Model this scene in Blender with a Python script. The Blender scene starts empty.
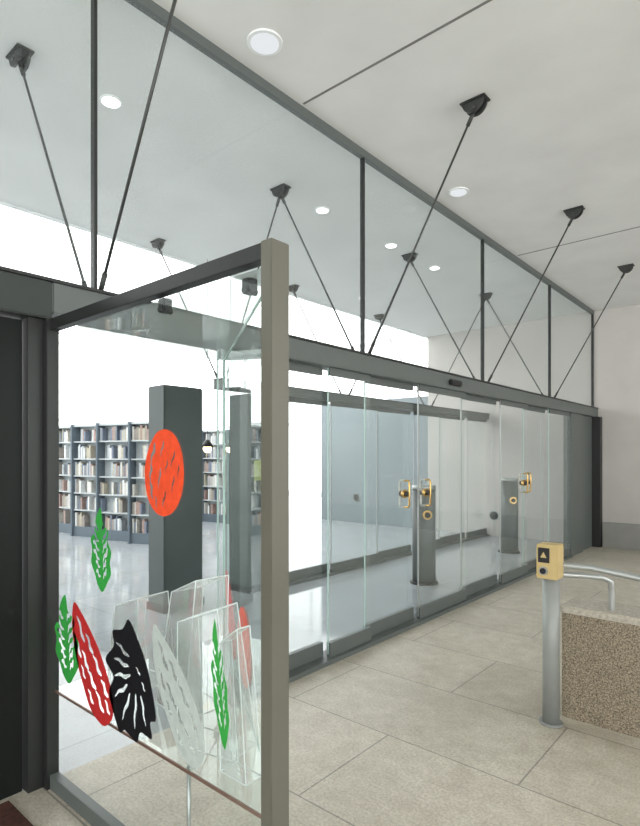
import bpy, bmesh, math, random
from mathutils import Vector, Matrix
random.seed(4)
sc=bpy.context.scene
try:
    sc.view_settings.view_transform='Standard'
except Exception: pass

# ---------------------------------------------------------------- materials
def newmat(name):
    m=bpy.data.materials.new(name); m.use_nodes=True
    nt=m.node_tree; nt.nodes.clear()
    out=nt.nodes.new('ShaderNodeOutputMaterial')
    return m,nt,out
def N(nt,t,**kw):
    n=nt.nodes.new(t)
    for k,v in kw.items(): setattr(n,k,v)
    return n
def solid(name,col,rough=0.5,metal=0.0,var=0.06,scale=8.0,bump=0.0,spec=0.5):
    m,nt,out=newmat(name)
    b=N(nt,'ShaderNodeBsdfPrincipled')
    b.inputs['Roughness'].default_value=rough; b.inputs['Metallic'].default_value=metal
    b.inputs['Specular IOR Level'].default_value=spec
    tc=N(nt,'ShaderNodeTexCoord'); nz=N(nt,'ShaderNodeTexNoise'); nz.inputs['Scale'].default_value=scale
    nz.inputs['Detail'].default_value=5
    nt.links.new(tc.outputs['Object'],nz.inputs['Vector'])
    r=N(nt,'ShaderNodeValToRGB')
    r.color_ramp.elements[0].position=.3; r.color_ramp.elements[1].position=.7
    r.color_ramp.elements[0].color=(*[c*(1-var) for c in col],1)
    r.color_ramp.elements[1].color=(*[min(1,c*(1+var)) for c in col],1)
    nt.links.new(nz.outputs['Fac'],r.inputs['Fac']); nt.links.new(r.outputs['Color'],b.inputs['Base Color'])
    if bump>0:
        bp=N(nt,'ShaderNodeBump'); bp.inputs['Strength'].default_value=bump; bp.inputs['Distance'].default_value=.01
        nt.links.new(nz.outputs['Fac'],bp.inputs['Height']); nt.links.new(bp.outputs['Normal'],b.inputs['Normal'])
    nt.links.new(b.outputs[0],out.inputs[0]); return m
def emis(name,col,s):
    m,nt,out=newmat(name); e=N(nt,'ShaderNodeEmission'); e.inputs[0].default_value=(*col,1); e.inputs[1].default_value=s
    nt.links.new(e.outputs[0],out.inputs[0]); return m
def glass(name,tint,base=0.05,gain=0.75,power=3.5,haze=0.0):
    m,nt,out=newmat(name)
    tr=N(nt,'ShaderNodeBsdfTransparent'); tr.inputs[0].default_value=(*tint,1)
    gl=N(nt,'ShaderNodeBsdfGlossy'); gl.inputs['Roughness'].default_value=0.0; gl.inputs[0].default_value=(.95,1,.98,1)
    lw=N(nt,'ShaderNodeLayerWeight'); lw.inputs['Blend'].default_value=.5
    p=N(nt,'ShaderNodeMath',operation='POWER'); p.inputs[1].default_value=power
    ma=N(nt,'ShaderNodeMath',operation='MULTIPLY_ADD'); ma.inputs[1].default_value=gain; ma.inputs[2].default_value=base
    nt.links.new(lw.outputs['Facing'],p.inputs[0]); nt.links.new(p.outputs[0],ma.inputs[0])
    mx=N(nt,'ShaderNodeMixShader'); nt.links.new(ma.outputs[0],mx.inputs[0])
    nt.links.new(tr.outputs[0],mx.inputs[1]); nt.links.new(gl.outputs[0],mx.inputs[2])
    if haze>0:
        df=N(nt,'ShaderNodeBsdfDiffuse'); df.inputs[0].default_value=(.9,.95,.95,1)
        m2=N(nt,'ShaderNodeMixShader'); m2.inputs[0].default_value=haze
        nt.links.new(mx.outputs[0],m2.inputs[1]); nt.links.new(df.outputs[0],m2.inputs[2])
        nt.links.new(m2.outputs[0],out.inputs[0])
    else: nt.links.new(mx.outputs[0],out.inputs[0])
    return m

def tilefloor(name,c1,c2,mortar,tw,th,rough,stain=True,off=(0,0)):
    m,nt,out=newmat(name)
    b=N(nt,'ShaderNodeBsdfPrincipled')
    tc=N(nt,'ShaderNodeTexCoord'); mp=N(nt,'ShaderNodeMapping')
    mp.inputs['Location'].default_value=(off[0],off[1],0)
    nt.links.new(tc.outputs['Object'],mp.inputs[0])
    br=N(nt,'ShaderNodeTexBrick'); br.inputs['Scale'].default_value=1
    br.inputs['Brick Width'].default_value=tw; br.inputs['Row Height'].default_value=th
    br.inputs['Mortar Size'].default_value=.005; br.inputs['Mortar Smooth'].default_value=.2
    br.inputs['Color1'].default_value=(*c1,1); br.inputs['Color2'].default_value=(*c2,1); br.inputs['Mortar'].default_value=(*mortar,1)
    br.offset=.5
    nt.links.new(mp.outputs[0],br.inputs['Vector'])
    def mul(a,bsock,fac=1):
        mm=N(nt,'ShaderNodeMixRGB',blend_type='MULTIPLY'); mm.inputs[0].default_value=fac
        nt.links.new(a,mm.inputs[1]); nt.links.new(bsock,mm.inputs[2]); return mm.outputs[0]
    last=br.outputs['Color']
    for (s,d,lo,p0,p1) in ((1.3,8,.82 if stain else .9,.35,.65),(70,4,.72 if stain else .9,.36,.6),(9,8,.86 if stain else .95,.38,.62)):
        n1=N(nt,'ShaderNodeTexNoise'); n1.inputs['Scale'].default_value=s; n1.inputs['Detail'].default_value=d; n1.inputs['Roughness'].default_value=.65
        nt.links.new(tc.outputs['Object'],n1.inputs['Vector'])
        r1=N(nt,'ShaderNodeValToRGB'); r1.color_ramp.elements[0].position=p0; r1.color_ramp.elements[1].position=p1
        r1.color_ramp.elements[0].color=(lo,lo*.985,lo*.96,1); r1.color_ramp.elements[1].color=(1,1,1,1)
        nt.links.new(n1.outputs['Fac'],r1.inputs[0]); last=mul(last,r1.outputs[0])
    b.inputs['Roughness'].default_value=rough
    if stain:
        sx=N(nt,'ShaderNodeVectorMath',operation='SUBTRACT'); sx.inputs[1].default_value=(-1.65,3.5,0)
        nt.links.new(tc.outputs['Object'],sx.inputs[0])
        sm=N(nt,'ShaderNodeVectorMath',operation='MULTIPLY'); sm.inputs[1].default_value=(.9,.9,0)
        nt.links.new(sx.outputs[0],sm.inputs[0])
        ln=N(nt,'ShaderNodeVectorMath',operation='LENGTH'); nt.links.new(sm.outputs[0],ln.inputs[0])
        n3=N(nt,'ShaderNodeTexNoise'); n3.inputs['Scale'].default_value=3.2; n3.inputs['Detail'].default_value=8
        nt.links.new(tc.outputs['Object'],n3.inputs['Vector'])
        ad=N(nt,'ShaderNodeMath',operation='MULTIPLY_ADD'); ad.inputs[1].default_value=-3.2
        nt.links.new(n3.outputs['Fac'],ad.inputs[0]); nt.links.new(ln.outputs['Value'],ad.inputs[2])
        rr=N(nt,'ShaderNodeMapRange'); rr.inputs['From Min'].default_value=-1.35; rr.inputs['From Max'].default_value=-1.05
        rr.inputs['To Min'].default_value=1; rr.inputs['To Max'].default_value=0
        nt.links.new(ad.outputs[0],rr.inputs['Value'])
        ms=N(nt,'ShaderNodeMixRGB',blend_type='MULTIPLY'); ms.inputs[2].default_value=(.89,.88,.86,1)
        nt.links.new(rr.outputs[0],ms.inputs[0]); nt.links.new(last,ms.inputs[1]); last=ms.outputs[0]
        rm=N(nt,'ShaderNodeMapRange'); rm.inputs['To Min'].default_value=rough; rm.inputs['To Max'].default_value=.28
        nt.links.new(rr.outputs[0],rm.inputs['Value']); nt.links.new(rm.outputs[0],b.inputs['Roughness'])
    nt.links.new(last,b.inputs['Base Color'])
    nt.links.new(b.outputs[0],out.inputs[0]); return m

def granite(name):
    m,nt,out=newmat(name); b=N(nt,'ShaderNodeBsdfPrincipled'); b.inputs['Roughness'].default_value=.75
    tc=N(nt,'ShaderNodeTexCoord'); v=N(nt,'ShaderNodeTexNoise'); v.inputs['Scale'].default_value=120; v.inputs['Detail'].default_value=4
    nt.links.new(tc.outputs['Object'],v.inputs['Vector'])
    r=N(nt,'ShaderNodeValToRGB'); e=r.color_ramp.elements
    e[0].position=.34; e[0].color=(.07,.058,.04,1); e[1].position=.64; e[1].color=(.34,.285,.20,1)
    x=e.new(.44); x.color=(.16,.13,.09,1); x=e.new(.54); x.color=(.24,.20,.14,1)
    nt.links.new(v.outputs['Fac'],r.inputs[0]); nt.links.new(r.outputs[0],b.inputs['Base Color'])
    bp=N(nt,'ShaderNodeBump'); bp.inputs['Strength'].default_value=.4; bp.inputs['Distance'].default_value=.006
    nt.links.new(v.outputs['Fac'],bp.inputs['Height']); nt.links.new(bp.outputs['Normal'],b.inputs['Normal'])
    nt.links.new(b.outputs[0],out.inputs[0]); return m

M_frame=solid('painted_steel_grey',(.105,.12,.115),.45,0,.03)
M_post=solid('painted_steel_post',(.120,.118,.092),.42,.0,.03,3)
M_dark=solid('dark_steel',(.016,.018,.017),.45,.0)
M_dkbeam=solid('frame_steel_shaded',(.022,.029,.026),.5,.0)  # darker version of the frame grey: shade on the left beam put into colour
M_darkwall=solid('dark_panel',(.006,.008,.007),.5,0,.1,2,spec=.25)
M_plaster=solid('ceiling_plaster',(.74,.745,.73),.9,0,.05,1.6,.1)
M_wall=solid('render_wall',(.54,.515,.485),.9,0,.06,1.5,.1)
M_joint=solid('joint_shadow_gap',(.20,.20,.19),.9)
M_white=solid('white_paint',(.85,.87,.87),.7,0,.02)
M_glass=glass('clear_glass',(.93,.96,.955),.06,.7,3.6,.035)
M_glass2=glass('vitrine_glass',(.95,.975,.965),.04,.55,4.0)
M_lid=glass('lid_glass',(.86,.93,.91),.16,.5,1.6,.32)  # white haze and tint paint in the brightness of reflections on the lid
M_deck=glass('deck_glass',(.93,.96,.95),.07,.6,2.2,.12)
M_film=glass('acrylic_film',(.96,.98,.98),.08,.7,2.0,.20)
M_edge=solid('glass_edge_green',(.38,.52,.48),.2)
M_fedge=solid('acrylic_edge',(.8,.86,.86),.2)
M_rod=solid('rod_steel',(.05,.053,.05),.35,.3)
M_fit=solid('cast_fitting',(.04,.043,.04),.5,.2)
M_floor=tilefloor('stone_paving',(.69,.65,.56),(.63,.595,.51),(.34,.32,.28),1.55,.78,.42,True,(.3,.35))
M_ifloor=tilefloor('polished_stone_floor',(.45,.485,.52),(.40,.44,.48),(.31,.335,.36),.9,.6,.07,False)
M_granite=granite('speckled_granite')
M_gtop=solid('granite_coping',(.40,.37,.31),.6,0,.25,60)
M_skirt=solid('stone_skirting',(.28,.28,.26),.7,0,.06,5)
M_inox=solid('brushed_steel',(.40,.42,.41),.3,.6)
M_tubeg=solid('galvanised_tube',(.25,.265,.25),.4,.1)
M_brass=solid('brass',(.58,.38,.14),.25,.9)
M_beige=solid('beige_control_box',(.50,.38,.17),.5)
M_black=solid('black_print',(.006,.006,.008),.5)
M_red=solid('orange_red_print',(.78,.075,.02),.6,0,.12,25)
M_red2=solid('crimson_print',(.50,.02,.02),.6,0,.12,25)
M_green=solid('green_print',(.03,.34,.05),.6,0,.12,25)
M_silver=solid('pale_grey_print',(.46,.52,.49),.5,0,.1,25)
M_col=solid('grey_green_column',(.06,.078,.075),.4,0,.05,3)
M_bluewall=solid('blue_grey_wall',(.24,.28,.30),.7,0,.04,1)
M_shelf=solid('shelf_steel_blue',(.12,.15,.18),.5)
M_shelfw=solid('shelf_board',(.50,.53,.54),.5)
M_lamp=emis('lamp_diffuser',(1,.97,.9),5); M_lamp2=emis('downlight_disc',(.93,.97,1),.85)
M_warm=emis('warm_lamp',(1,.75,.45),14)
M_mat=solid('red_brown_mat',(.06,.02,.014),.9,0,.5,40)
BOOK=[solid('book_%s'%n,c,.7,0,.1,20) for n,c in (('cream',(.60,.58,.53)),('brown',(.32,.28,.25)),('grey',(.42,.45,.47)),('red',(.38,.26,.23)),('navy',(.18,.21,.27)),('ochre',(.47,.43,.34)),('white',(.75,.76,.75)))]

# ---------------------------------------------------------------- helpers
def grp(name):
    e=bpy.data.objects.new(name,None); sc.collection.objects.link(e); e.empty_display_size=.2; return e
def addmesh(name,bm,mats,parent=None,smooth=False):
    me=bpy.data.meshes.new(name); bm.normal_update(); bm.to_mesh(me); bm.free()
    if not isinstance(mats,(list,tuple)): mats=[mats]
    for m in mats: me.materials.append(m)
    if smooth:
        for p in me.polygons: p.use_smooth=True
    o=bpy.data.objects.new(name,me); sc.collection.objects.link(o)
    if parent: o.parent=parent
    return o
def bmbox(bm,x0,x1,y0,y1,z0,z1,mi=0):
    vs=[bm.verts.new((x,y,z)) for z in (z0,z1) for y in (y0,y1) for x in (x0,x1)]
    for f in ((0,2,3,1),(4,5,7,6),(0,1,5,4),(2,6,7,3),(0,4,6,2),(1,3,7,5)):
        fc=bm.faces.new([vs[i] for i in f]); fc.material_index=mi
def box(name,x0,x1,y0,y1,z0,z1,mat,parent=None,bev=0):
    bm=bmesh.new(); bmbox(bm,x0,x1,y0,y1,z0,z1)
    if bev>0: bmesh.ops.bevel(bm,geom=bm.edges[:],offset=bev,segments=2,affect='EDGES')
    return addmesh(name,bm,mat,parent)
def quad(name,pts,mat,parent=None):
    bm=bmesh.new(); bm.faces.new([bm.verts.new(p) for p in pts]); return addmesh(name,bm,mat,parent)
def bmcyl(bm,p0,p1,r0,r1=None,seg=16):
    if r1 is None: r1=r0
    p0=Vector(p0);p1=Vector(p1); d=p1-p0
    q=d.to_track_quat('Z','Y').to_matrix().to_4x4()
    bmesh.ops.create_cone(bm,cap_ends=True,segments=seg,radius1=r0,radius2=r1,depth=d.length,matrix=Matrix.Translation((p0+p1)/2)@q)
def cyl(name,p0,p1,r,mat,parent=None,r1=None,seg=20):
    bm=bmesh.new(); bmcyl(bm,p0,p1,r,r1,seg)
    o=addmesh(name,bm,mat,parent)
    for p in o.data.polygons: p.use_smooth=len(p.vertices)==4
    return o
def tube(name,pts,r,mat,parent=None):
    cu=bpy.data.curves.new(name,'CURVE'); cu.dimensions='3D'; cu.bevel_depth=r; cu.bevel_resolution=4; cu.use_fill_caps=True
    s=cu.splines.new('POLY'); s.points.add(len(pts)-1)
    for i,p in enumerate(pts): s.points[i].co=(*p,1)
    cu.materials.append(mat)
    o=bpy.data.objects.new(name+'_c',cu); sc.collection.objects.link(o)
    bpy.context.view_layer.update()
    me=bpy.data.meshes.new_from_object(o.evaluated_get(bpy.context.evaluated_depsgraph_get()))
    bpy.data.objects.remove(o)
    ob=bpy.data.objects.new(name,me); sc.collection.objects.link(ob)
    for p in me.polygons: p.use_smooth=True
    if parent: ob.parent=parent
    return ob

XW=-2.907; XI=-5.0; H=4.32; YE=11.1; XR=8.5
# ---------------------------------------------------------------- shell
bm=bmesh.new()
bmbox(bm,XW,-0.7,-5,YE,-.2,0); bmbox(bm,-0.7,XR,-5,3.97,-.2,0); bmbox(bm,-0.7,XR,5.4,YE,-.2,0)
floor=addmesh('floor',bm,M_floor)
box('floor_library',-22,XW,-5,18,-.2,0,M_ifloor)
box('ceiling',-6.35,XR,-5,YE+.3,H,H+.3,M_plaster)  # unseen right-hand stretch lengthened to cut daylight in the porch
for i,y in enumerate((3.13,7.36,-1.1)):
    box('trim_ceiling_joint_%d'%(i+1),XW+.05,XR,y-.009,y+.009,H-.003,H+.02,M_joint)
box('wall_end',-6.35,XR,YE,YE+.3,0,H,M_wall)
box('baseboard_end',XW+.17,XR,YE-.05,YE,0,.45,M_skirt,bev=.008)
g=grp('door_dark_service')
box('fixed_panel',XW-.05,XW+.0,-5,1.13,0,2.32,M_darkwall,g)
for k,(a,b) in enumerate(((-2.2,-1.15),(-1.13,-.08),(-.06,1.0))):
    box('leaf_%d'%k,XW,XW+.03,a,b,.03,2.28,M_darkwall,g,.004)
box('pull_handle',XW+.06,XW+.085,.86,.885,.95,1.35,M_dark,g,.004)
for z in (1.0,1.3): box('handle_stud_%d'%int(z*10),XW+.03,XW+.065,.865,.88,z-.01,z+.01,M_dark,g)
box('door_mat',XW+.05,-2.1,-.5,1.05,0,.012,M_mat)

box('wall_partition_library',-9.5,-6.35,YE,YE+.2,0,3.0,M_bluewall)
g=grp('window_1')
for i in range(0,12): box('mullion_%d'%i,-22.05,-21.95,-5+i*2.09,-4.93+i*2.09,0,6,M_white,g)
for z in (0.0,3.0,6.0): box('transom_%d'%int(z),-22.06,-21.94,-5,18,z,z+.12,M_white,g)
g=grp('window_2')
for i in range(0,9): box('mullion_%d'%i,-22+i*2.0,-21.93+i*2.0,17.95,18.05,0,6,M_white,g)
for z in (0.0,3.0,6.0): box('transom_%d'%int(z),-22,-6,17.94,18.06,z,z+.12,M_white,g)
box('trim_ceiling_edge',-6.40,-6.35,-5,YE+.3,H-.02,H+.35,M_white)
box('wall_library_side',-22,XW,-5.2,-5,0,6,M_white)

# ---------------------------------------------------------------- glass partition (front)
YM=[-.95,1.5,3.95,6.38,8.75,YE-.03]
def partition(name,X,y0,y1,ms,lower,hi=True,zt=2.36,stiles=()):
    g=grp(name)
    box('beam',X-.09,X+.09,y0,y1,zt,2.515,M_frame,g,.006)
    box('beam_lip',X-.10,X+.10,y0,y1,2.515,2.53,M_dark,g)
    if hi: box('head_channel',X-.025,X+.025,y0 if y0<0 else -.95,y1,H-.065,H,M_frame,g)
    for i,y in enumerate(ms):
        box('mullion_%d'%i,X-.02,X+.02,y-.009,y+.009,2.53,H-.06,M_dark,g)
    for i in range(len(ms)-1):
        quad('upper_pane_%d'%i,[(X,ms[i]+.011,2.53),(X,ms[i+1]-.011,2.53),(X,ms[i+1]-.011,H-.06),(X,ms[i]+.011,H-.06)],M_glass,g)
    for i in range(len(lower)-1):
        a,b=lower[i],lower[i+1]; dx=.03 if (i%2) else -.03
        quad('door_pane_%d'%i,[(X+dx,a,.06),(X+dx,b,.06),(X+dx,b,zt),(X+dx,a,zt)],M_glass,g)
        st=.014 if i in stiles else .006
        box('pane_edge_a%d'%i,X+dx-.006,X+dx+.006,a,a+st,.06,zt,M_inox if i in stiles else M_edge,g)
        box('pane_rail_%d'%i,X+dx-.02,X+dx+.02,a+.01,b-.01,.03,.15,M_frame,g)
        box('pane_head_%d'%i,X+dx-.014,X+dx+.014,a+.01,b-.01,zt-.06,zt,M_frame,g)
    box('sill',X-.09,X+.09,lower[0],lower[-1],0,.035,M_frame,g)
    return g
gp=partition('glass_entrance_partition',XW,1.24,YE,YM,[2.37,3.44,4.02,4.83,5.87,6.83,7.75,8.6,9.6],stiles=(3,4,5))
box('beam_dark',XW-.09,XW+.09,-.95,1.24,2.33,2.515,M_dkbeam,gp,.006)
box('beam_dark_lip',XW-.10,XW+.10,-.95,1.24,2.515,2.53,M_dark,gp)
box('end_panel',XW-.06,XW+.06,9.6,10.25,0,2.36,M_frame,gp,.005)
box('end_panel_wide',XW-.14,XW+.02,10.25,YE,0,2.36,M_frame,gp,.005)
box('end_post',XW+.02,XW+.16,10.95,YE,0,2.36,M_dark,gp,.005)
box('left_jamb',XW-.06,XW+.045,1.14,1.27,0,2.34,M_dark,gp)
box('door_sensor',XW+.09,XW+.13,5.35,5.6,2.40,2.46,M_black,gp,.01)
gi=partition('glass_lobby_partition',XI,4.05,YE,[],[4.95,6.0,7.2,8.2,9.2,10.2,YE-.02],hi=False,zt=2.41,stiles=(0,1,2,3,4,5))

def doorpull(y,z,x):
    g=grp('brass_door_pull')
    for s in (-1,1):
        tube('bar_%d'%s,[(x,y,z-.13),(x+s*.045,y,z-.13),(x+s*.055,y,z-.11),(x+s*.055,y,z+.11),(x+s*.045,y,z+.13),(x,y,z+.13)],.010,M_inox if s<0 else M_brass,g)
    cyl('rose',(x-.018,y,z),(x+.018,y,z),.042,M_brass,g); cyl('knob',(x-.05,y,z),(x+.05,y,z),.026,M_dark,g)
for y in (4.68,4.98,7.62,7.90): doorpull(y,1.28,XW+(.03 if y in(4.98,7.62) else -.03))

# ---------------------------------------------------------------- brace rods and anchors
def anchor(x,y,g,tag):
    box('plate_'+tag,x-.10,x+.10,y-.055,y+.055,H-.014,H,M_fit,g,.004)
    for s in (-1,1):
        bm=bmesh.new(); pr=[]
        n=14
        for i in range(n+1):
            a=math.pi*i/n; pr.append((x+.085*math.cos(a),H-.012-.085*math.sin(a)))
        A=[bm.verts.new((p[0],y+s*.03-.008,p[1])) for p in pr]; B=[bm.verts.new((p[0],y+s*.03+.008,p[1])) for p in pr]
        bm.faces.new(A); bm.faces.new(B[::-1])
        for i in range(n+1): bm.faces.new([A[i],B[i],B[(i+1)%(n+1)],A[(i+1)%(n+1)]])
        bmesh.ops.recalc_face_normals(bm,faces=bm.faces)
        addmesh('cheek_%s_%d'%(tag,s),bm,M_fit,g)
    cyl('pin_'+tag,(x,y-.05,H-.06),(x,y+.05,H-.06),.016,M_rod,g)
def rod(p0,p1,g,tag):
    cyl('rod_'+tag,p0,p1,.0085,M_rod,g,seg=10)
    p0=Vector(p0);p1=Vector(p1);d=(p1-p0).normalized()
    cyl('fork_top_'+tag,p0,p0+d*.12,.015,M_fit,g,seg=12)
    cyl('fork_base_'+tag,p1-d*.10,p1,.014,M_fit,g,seg=12)
for y in YM[:-1]:
    g=grp('tension_brace_outer'); anchor(-1.86,y,g,'o'); rod((-1.86,y,H-.06),(XW+.07,y,2.53),g,'o')
    g=grp('tension_brace_inner'); anchor(-3.93,y+.015,g,'i'); rod((-3.93,y+.015,H-.06),(XW-.07,y,2.53),g,'i')
    if y>3.5:
        ye=y if y>4 else 4.10
        rod((-3.93,y+.015,H-.06),(XI+.07,ye,2.53),g,'j')
        g=grp('tension_brace_library'); anchor(-6.05,y,g,'l'); rod((-6.05,y,H-.06),(XI-.07,ye,2.53),g,'l')

# ---------------------------------------------------------------- downlights
def downlight(x,y,r,m):
    g=grp('ceiling_downlight')
    bm=bmesh.new(); bmcyl(bm,(x,y,H-.012),(x,y,H),r,r,32); addmesh('trim_ring',bm,M_white,g)
    bm=bmesh.new(); bmcyl(bm,(x,y,H-.016),(x,y,H-.011),r*.8,r*.8,32); addmesh('diffuser',bm,m,g)
for y in (2.50,5.19): downlight(-2.62,y,.115 if y<3 else .10,M_lamp2)
for y in (2.16,4.61,5.95,7.06): downlight(-3.93,y,.08,M_lamp)
for y in (5.2,7.6): downlight(-5.6,y,.06,M_lamp)

# ---------------------------------------------------------------- vitrine
V=grp('glass_display_vitrine')
Y0=1.226; XN=-1.30; ZT=2.33; XB=XW+.05
box('corner_post',XN-.005,XN+.045,Y0,Y0+.082,0,ZT+.005,M_post,V,.003)
box('corner_post_return',XN-.012,XN-.004,Y0+.01,Y0+.072,0,ZT,M_dark,V)
box('top_rail',XB,XN,Y0,Y0+.045,ZT-.055,ZT,M_dark,V,.002)
box('base_rail',XB,XN,Y0,Y0+.045,0,.07,M_frame,V,.002)
box('wall_stile',XB-.0,XB+.04,Y0-.015,Y0+.045,0,ZT,M_dark,V,.002)
quad('side_pane',[(XB,Y0+.022,.05),(XN,Y0+.022,.05),(XN,Y0+.022,ZT-.03),(XB,Y0+.022,ZT-.03)],M_glass2,V)
P0=(XN,Y0+.08); P1=(XB,2.36)
quad('rear_pane',[(*P0,.05),(*P1,.05),(*P1,ZT-.03),(*P0,ZT-.03)],M_glass2,V)
bm=bmesh.new(); zl=ZT-.06
A=[bm.verts.new((x,y,zl)) for x,y in ((XB,Y0+.045),(XN,Y0+.045),P0,P1)]
bm.faces.new(A); addmesh('lid_pane',bm,M_lid,V)
cyl('lid_edge',(*P0,zl),(*P1,zl),.006,M_edge,V,seg=8)
cyl('rear_pane_edge',(*P1,.05),(*P1,ZT),.008,M_edge,V,seg=8)
bm=bmesh.new(); A=[bm.verts.new((x,y,.48)) for x,y in ((XB,Y0+.03),(XN,Y0+.03),P0,P1)]
bm.faces.new(A); addmesh('deck_pane',bm,M_deck,V)
box('deck_edge',XB,XN,Y0+.024,Y0+.03,.472,.484,solid('copper_trim',(.25,.15,.12),.4,.3),V)
cyl('deck_rear_edge',(*P0,.48),(*P1,.48),.005,M_edge,V,seg=8)
cyl('deck_leg',(-1.75,Y0+.05,0),(-1.75,Y0+.05,.48),.008,M_inox,V,seg=12)
for k,(x,y) in enumerate(((-1.92,Y0+.06),(-1.47,1.33))):
    box('glass_clamp_%d'%k,x-.022,x+.022,y-.02,y+.02,ZT-.11,ZT-.055,M_dark,V,.004)
    cyl('clamp_screw_%d'%k,(x-.0,y-.028,ZT-.10),(x-.0,y+.028,ZT-.10),.012,M_dark,V)

def smooth_poly(pts,n=6):
    out=[]; m=len(pts)
    for i in range(m):
        p0,p1,p2,p3=[pts[(i+k-1)%m] for k in range(4)]
        for j in range(n):
            t=j/n
            out.append(tuple(.5*((2*p1[a])+(-p0[a]+p2[a])*t+(2*p0[a]-5*p1[a]+4*p2[a]-p3[a])*t*t+(-p0[a]+3*p1[a]-3*p2[a]+p3[a])*t**3) for a in (0,1)))
    return out
def inside(x,y,P):
    c=False; n=len(P); j=n-1
    for i in range(n):
        xi,yi=P[i]; xj,yj=P[j]
        if (yi>y)!=(yj>y) and x<(xj-xi)*(y-yi)/(yj-yi)+xi: c=not c
        j=i
    return c
def decal(name,cx,cz,w,h,outline,slits,mat,y,rot=0,yaw=0,cell=.0026):
    # paper-cut sheet: fine lattice kept inside the outline, left open at every slit
    P=smooth_poly(outline); nx=int(w*1.05/cell); ny=int(h*1.05/cell)
    S=[(sx,sy,l/2,t/2,math.cos(a),math.sin(a)) for sx,sy,l,t,a in slits]
    bm=bmesh.new(); vd={}
    def V_(i,j):
        if (i,j) not in vd: vd[(i,j)]=bm.verts.new(((i-nx/2)*cell,(j-ny/2)*cell,0))
        return vd[(i,j)]
    for i in range(nx):
        for j in range(ny):
            u=(i+.5-nx/2)*cell/(w/2); v=(j+.5-ny/2)*cell/(h/2)
            if not inside(u,v,P): continue
            cut=False
            for sx,sy,L,T_,ca,sa in S:
                du=u-sx; dv=v-sy; a=(du*ca+dv*sa)/L
                if abs(a)<1:
                    b=(-du*sa+dv*ca)/T_ + .35*math.sin(a*5)
                    if abs(b)<(1-a*a)**.5*(.75+.25*a): cut=True;break
            if not cut: bm.faces.new([V_(i,j),V_(i+1,j),V_(i+1,j+1),V_(i,j+1)])
    me=bpy.data.meshes.new(name); bm.to_mesh(me); bm.free(); me.materials.append(mat)
    ob=bpy.data.objects.new(name,me); sc.collection.objects.link(ob)
    ob.matrix_world=Matrix.Translation((cx,y,cz))@Matrix.Rotation(yaw,4,'Z')@Matrix.Rotation(math.pi/2,4,'X')@Matrix.Rotation(rot,4,'Z')
    return ob
YD=Y0+.017
leaf=[(.15,1),(.3,.62),(.75,.45),(.68,.2),(.95,-.05),(.8,-.3),(.85,-.55),(.45,-.8),(0,-1),(-.4,-.85),(-.68,-.55),(-.95,-.3),(-.8,0),(-.9,.25),(-.5,.45),(-.35,.75)]
lsl=[]
for s in (-1,1):
    for k in range(6):
        yy=-.62+k*.22; ww=.60 if abs(yy)<.4 else .40
        lsl.append((s*(.10+ww/2),yy+.05,ww,.15,(.5 if s>0 else math.pi-.5)))
blob=[(-.1,1),(.4,.92),(.8,.6),(1,.1),(.95,-.4),(.62,-.82),(.1,-1),(-.4,-.92),(-.82,-.6),(-1,-.1),(-.92,.4),(-.55,.85)]
bsl=[(-.62,.40,.55,.16,1.2),(-.68,-.05,.45,.15,1.5),(-.58,-.48,.45,.15,1.9),(-.2,-.15,.5,.10,1.4),(.1,-.60,.4,.09,1.2),(.42,.35,.45,.08,1.1),(-.15,.55,.4,.09,1.2),(.5,-.2,.4,.08,1.3),(.12,.15,.35,.07,1.2),(-.3,-.72,.3,.08,1.8),(.72,.1,.3,.06,1.4)]
decal('red_oval_reflection',-1.866,1.585,.26,.335,blob,bsl,M_red,YD,rot=-.1)
decal('green_leaf_cutout',-2.35,1.235,.19,.37,leaf,lsl,M_green,YD,rot=.08)
decal('green_leaf_cutout',-2.68,.77,.26,.42,leaf,lsl,M_green,YD,rot=.15)
wing=[(-.9,1),(-.5,.85),(-.1,.62),(.3,.35),(.62,.05),(.9,-.28),(1,-.55),(.92,-.8),(.6,-.98),(.25,-.95),(-.1,-.8),(-.4,-.5),(-.7,-.15),(-.9,.2),(-1,.6)]
wsl=[(-.55,.55,.60,.13,-.9),(-.12,.35,.50,.13,-.8),(.25,.02,.50,.13,-.75),(.60,-.32,.42,.13,-.75),(-.65,.18,.42,.12,-1.0),(-.32,.02,.45,.13,-.85),(.0,-.28,.50,.13,-.7),(.38,-.60,.5,.12,-.8),(.72,-.62,.32,.10,-.9),(-.42,-.22,.30,.09,-.9),(-.05,-.60,.34,.10,-.8)]
decal('red_wing_reflection',-2.43,.71,.38,.50,wing,wsl,M_red2,YD)
fan=[(.0,1),(.35,.72),(.68,.35),(.9,-.1),(1,-.45),(.8,-.55),(.85,-.8),(.45,-.8),(.3,-1),(-.15,-.92),(-.35,-1),(-.6,-.75),(-.8,-.4),(-.62,-.1),(-.95,.15),(-.6,.45),(-.65,.7),(-.25,.8)]
fsl=[(-.25,.45,.55,.09,-.35),(-.3,.22,.6,.09,-.1),(-.25,-.0,.65,.09,.15),(-.3,-.27,.6,.09,.5),(-.1,-.5,.6,.09,1.0),(.25,-.5,.6,.09,1.45),(.55,-.42,.5,.08,1.9),(.35,.2,.2,.05,-.6),(.55,-.02,.2,.05,-.9)]
decal('black_wing_cutout',-2.118,.725,.40,.49,fan,fsl,M_black,YD)
decal('grey_wing_cutout',-1.775,.75,.30,.50,wing,wsl,M_silver,YD,rot=.1)
decal('green_leaf_cutout',-1.53,.86,.085,.44,leaf,lsl,M_green,YD,rot=.14)
yaw=math.atan2(P1[1]-P0[1],P1[0]-P0[0])+math.pi
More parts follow.
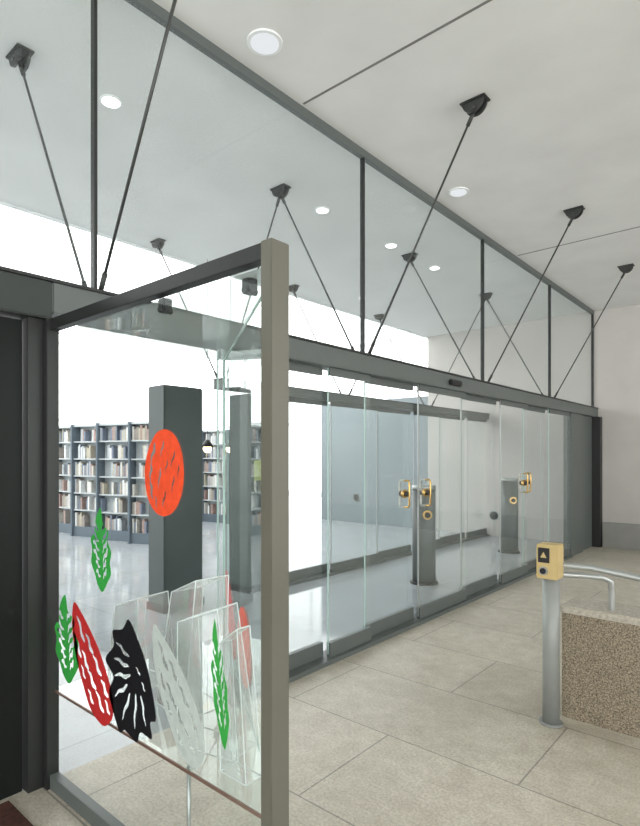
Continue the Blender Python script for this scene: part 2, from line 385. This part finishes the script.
def onrear(x): return P0[1]+(x-P0[0])*(P1[1]-P0[1])/(P1[0]-P0[0])
decal('red_oval_reflection',-2.02,.74,.46,.36,blob,bsl,M_red,onrear(-2.02)-.006,rot=.1,yaw=yaw,cell=.004)  # this and the next: solid copies painting faint reflections of the cutouts
decal('red_wing_reflection',-2.50,.74,.55,.45,wing,wsl,M_red2,onrear(-2.50)-.006,rot=.1,yaw=yaw,cell=.004)

def stand(x,y,w,d,h,z0=.482,lean=0,rz=0):
    g=grp('acrylic_display_stand')
    c,s=math.cos(rz),math.sin(rz)
    def P(a,b,z,k): return (x+(a*c-b*s)*k+lean*(z-z0),y+(a*s+b*c)*k,z)
    bot=[P(a*w/2,b*d/2,z0,1) for a,b in((-1,-1),(1,-1),(1,1),(-1,1))]
    top=[P(a*w/2,b*d/2,z0+h*(1 if a>0 else .86),.78) for a,b in((-1,-1),(1,-1),(1,1),(-1,1))]
    bm=bmesh.new(); B=[bm.verts.new(p) for p in bot];T=[bm.verts.new(p) for p in top]
    for i in (0,1,3): bm.faces.new([B[i],B[(i+1)%4],T[(i+1)%4],T[i]])
    bm.faces.new(T)
    addmesh('folded_sheet',bm,M_film,g)
    bm=bmesh.new()
    for i in range(4):
        bmcyl(bm,bot[i],top[i],.0022,seg=6); bmcyl(bm,top[i],top[(i+1)%4],.0022,seg=6); bmcyl(bm,bot[i],bot[(i+1)%4],.002,seg=6)
    addmesh('folded_edges',bm,M_fedge,g)
stand(-1.80,1.45,.28,.16,.56,lean=-.12,rz=.2)
stand(-2.18,1.60,.26,.22,.62,lean=.12,rz=-.1)
stand(-2.60,1.60,.24,.24,.46,rz=.1)
stand(-1.56,1.37,.14,.08,.54,lean=-.08)

# ---------------------------------------------------------------- library furniture
def column(x,y,w,d):
    g=grp('grey_portal_column')
    box('shaft',x-d/2,x+d/2,y-w/2,y+w/2,.0,2.40,M_col,g,.01)
    box('plinth',x-d/2-.012,x+d/2+.012,y-w/2-.012,y+w/2+.012,0,.08,M_dark,g)
column(-5.20,3.62,.50,.30); column(-5.20,4.72,.40,.35)
def bollard(x,y):
    g=grp('access_bollard')
    cyl('shaft',(x,y,0),(x,y,1.22),.15,M_frame,g,seg=32); cyl('cap',(x,y,1.22),(x,y,1.27),.155,M_inox,g,seg=32)
    cyl('foot',(x,y,0),(x,y,.03),.18,M_dark,g,seg=32)
    cyl('button_plate',(x+.10,y-.10,.90),(x+.125,y-.125,.90),.06,M_brass,g); cyl('button',(x+.12,y-.12,.90),(x+.135,y-.135,.90),.035,M_black,g)
bollard(-3.72,6.40); bollard(-3.80,9.40)
def roundvent(x,y,z):
    g=grp('round_wall_vent'); cyl('rim',(x,y,z),(x,y-.02,z),.11,M_inox,g,seg=28); cyl('grille',(x,y-.02,z),(x,y-.026,z),.085,M_fit,g,seg=28)
roundvent(-8.35,YE,.62); roundvent(-4.8,YE,.42)

bks=bmesh.new()
def bayrow(C,R,a0,da,n,nm,twist,W=.84):
    shelf=grp(nm)
    for i in range(n):
        a=math.radians(a0+i*da)
        p=C+Vector((R*math.cos(a),R*math.sin(a),0))
        a+=math.radians(twist)
        T=Vector((-math.sin(a),math.cos(a),0)); Nn=Vector((math.cos(a),math.sin(a),0))
        D=.36;Hs=2.30
        mw=Matrix(((T.x,Nn.x,0,p.x),(T.y,Nn.y,0,p.y),(0,0,1,0),(0,0,0,1)))
        bm=bmesh.new()
        bmbox(bm,-W/2-.02,-W/2+.015,-D/2-.02,D/2+.05,0,Hs,0); bmbox(bm,W/2-.015,W/2+.02,-D/2-.02,D/2+.05,0,Hs,0)
        bmbox(bm,-W/2,W/2,-.01,.01,0,Hs-.05,1); bmbox(bm,-W/2,W/2,-D/2,D/2,0,.20,0); bmbox(bm,-W/2,W/2,-D/2,D/2,Hs-.05,Hs-.01,1)
        levels=[.20+.35*k for k in range(6)]
        for z in levels[1:]: bmbox(bm,-W/2,W/2,-D/2,D/2,z-.025,z,1)
        bm.transform(mw); addmesh('bay_%d'%i,bm,[M_shelf,M_shelfw],shelf)
        for z in levels:
          for side in (-1,1):
            x=-W/2+.03
            while x<W/2-.06:
                w=random.uniform(.02,.05); h=random.uniform(.2,.29)
                if random.random()<.2: x+=random.uniform(.05,.2); continue
                tb=bmesh.new(); bmbox(tb,x,x+w,*((.03,D/2-.02) if side>0 else (-D/2+.02,-.03)),z,z+h,random.randrange(7))
                tb.transform(mw); me=bpy.data.meshes.new('t'); tb.to_mesh(me); tb.free(); bks.from_mesh(me); bpy.data.meshes.remove(me)
                x+=w+.002
bayrow(Vector((-11.6,14.9,0)),9.2,-126,5.6,10,'curved_bookcase_row',12,.78)
bayrow(Vector((-12.2,15.5,0)),6.6,-128,8.0,8,'curved_bookcase_row',0)
addmesh('shelved_books',bks,BOOK)
def pendant(x,y,z):
    g=grp('pendant_lamp')
    bm=bmesh.new(); bmesh.ops.create_uvsphere(bm,u_segments=20,v_segments=12,radius=.055,matrix=Matrix.Translation((x,y,z))); addmesh('globe',bm,M_warm,g,True)
    cyl('shade',(x,y,z+.02),(x,y,z+.12),.09,M_dark,g,r1=.03); cyl('cord',(x,y,z+.12),(x,y,H),.004,M_dark,g,seg=6)
for x,y in ((-6.1,5.15),(-6.1,4.75)): pendant(x,y,1.75)
g=grp('notice_sign'); box('panel',-5.015,-5.005,4.60,4.72,1.35,1.60,solid('yellow_green_sign',(.45,.5,.10),.5),g,.003)

# ---------------------------------------------------------------- stair, parapet, handrail
g=grp('granite_parapet')
box('body',-1.15,5,3.69,3.97,-1.6,.66,M_granite,g); box('coping',-1.16,5,3.675,3.985,.66,.705,M_gtop,g,.008)
bm=bmesh.new()
for i in range(9): bmbox(bm,-.7+i*.3,-.4+i*.3,3.985,5.39,-1.7,-.17*(i+1))
bmbox(bm,2.0,XR,3.985,5.39,-1.9,-1.7)
addmesh('stair_flight',bm,M_gtop)
box('wall_stairwell',-.7,XR,5.4,5.5,-1.9,-.2,M_granite)
g=grp('stair_handrail')
cyl('post',(-1.17,3.55,0),(-1.17,3.55,.98),.05,M_tubeg,g,seg=28)
cyl('base_flange',(-1.17,3.55,0),(-1.17,3.55,.012),.07,M_tubeg,g,seg=28)
tube('upper_rail',[(-1.15,3.60,.975),(-.95,3.62,.975),(-.75,3.62,.955),(1.2,3.62,.75)],.02,M_inox,g)
tube('lower_rail',[(-1.15,3.60,.915),(-1.0,3.66,.915),(-.92,3.72,.905),(-.885,3.76,.88),(-.88,3.77,.82),(-.88,3.77,.70)],.018,M_inox,g)
tube('bracket_far',[(-.6,3.62,.93),(-.6,3.64,.86),(-.6,3.74,.80),(-.6,3.76,.70)],.010,M_inox,g)
g2=grp('push_button_box')
box('housing',-1.235,-1.11,3.475,3.60,.90,1.11,M_beige,g2,.006)
box('label_plate',-1.222,-1.155,3.471,3.476,1.0,1.09,M_black,g2)
cyl('button_ring',(-1.19,3.476,.95),(-1.19,3.466,.95),.026,M_inox,g2); cyl('button',(-1.19,3.47,.95),(-1.19,3.458,.95),.018,M_black,g2)
tri=bmesh.new(); tri.faces.new([tri.verts.new(p) for p in ((-1.208,3.4695,1.03),(-1.170,3.4695,1.03),(-1.189,3.4695,1.066))]); addmesh('arrow_symbol',tri,M_beige,g2)

# ---------------------------------------------------------------- light
w=bpy.data.worlds.new('overcast_sky'); sc.world=w; w.use_nodes=True
nt=w.node_tree; bg=nt.nodes['Background']; bg.inputs[0].default_value=(.985,.99,.985,1); bg.inputs[1].default_value=3.8

cam=bpy.data.cameras.new('camera'); co=bpy.data.objects.new('camera',cam); sc.collection.objects.link(co)
co.location=(0,0,1.65); co.rotation_euler=(math.pi/2,0,math.radians(40.7))
cam.sensor_fit='HORIZONTAL'; cam.sensor_width=36; cam.lens=559/640*36; cam.shift_y=43/640; cam.clip_start=.05; cam.clip_end=200
sc.camera=co
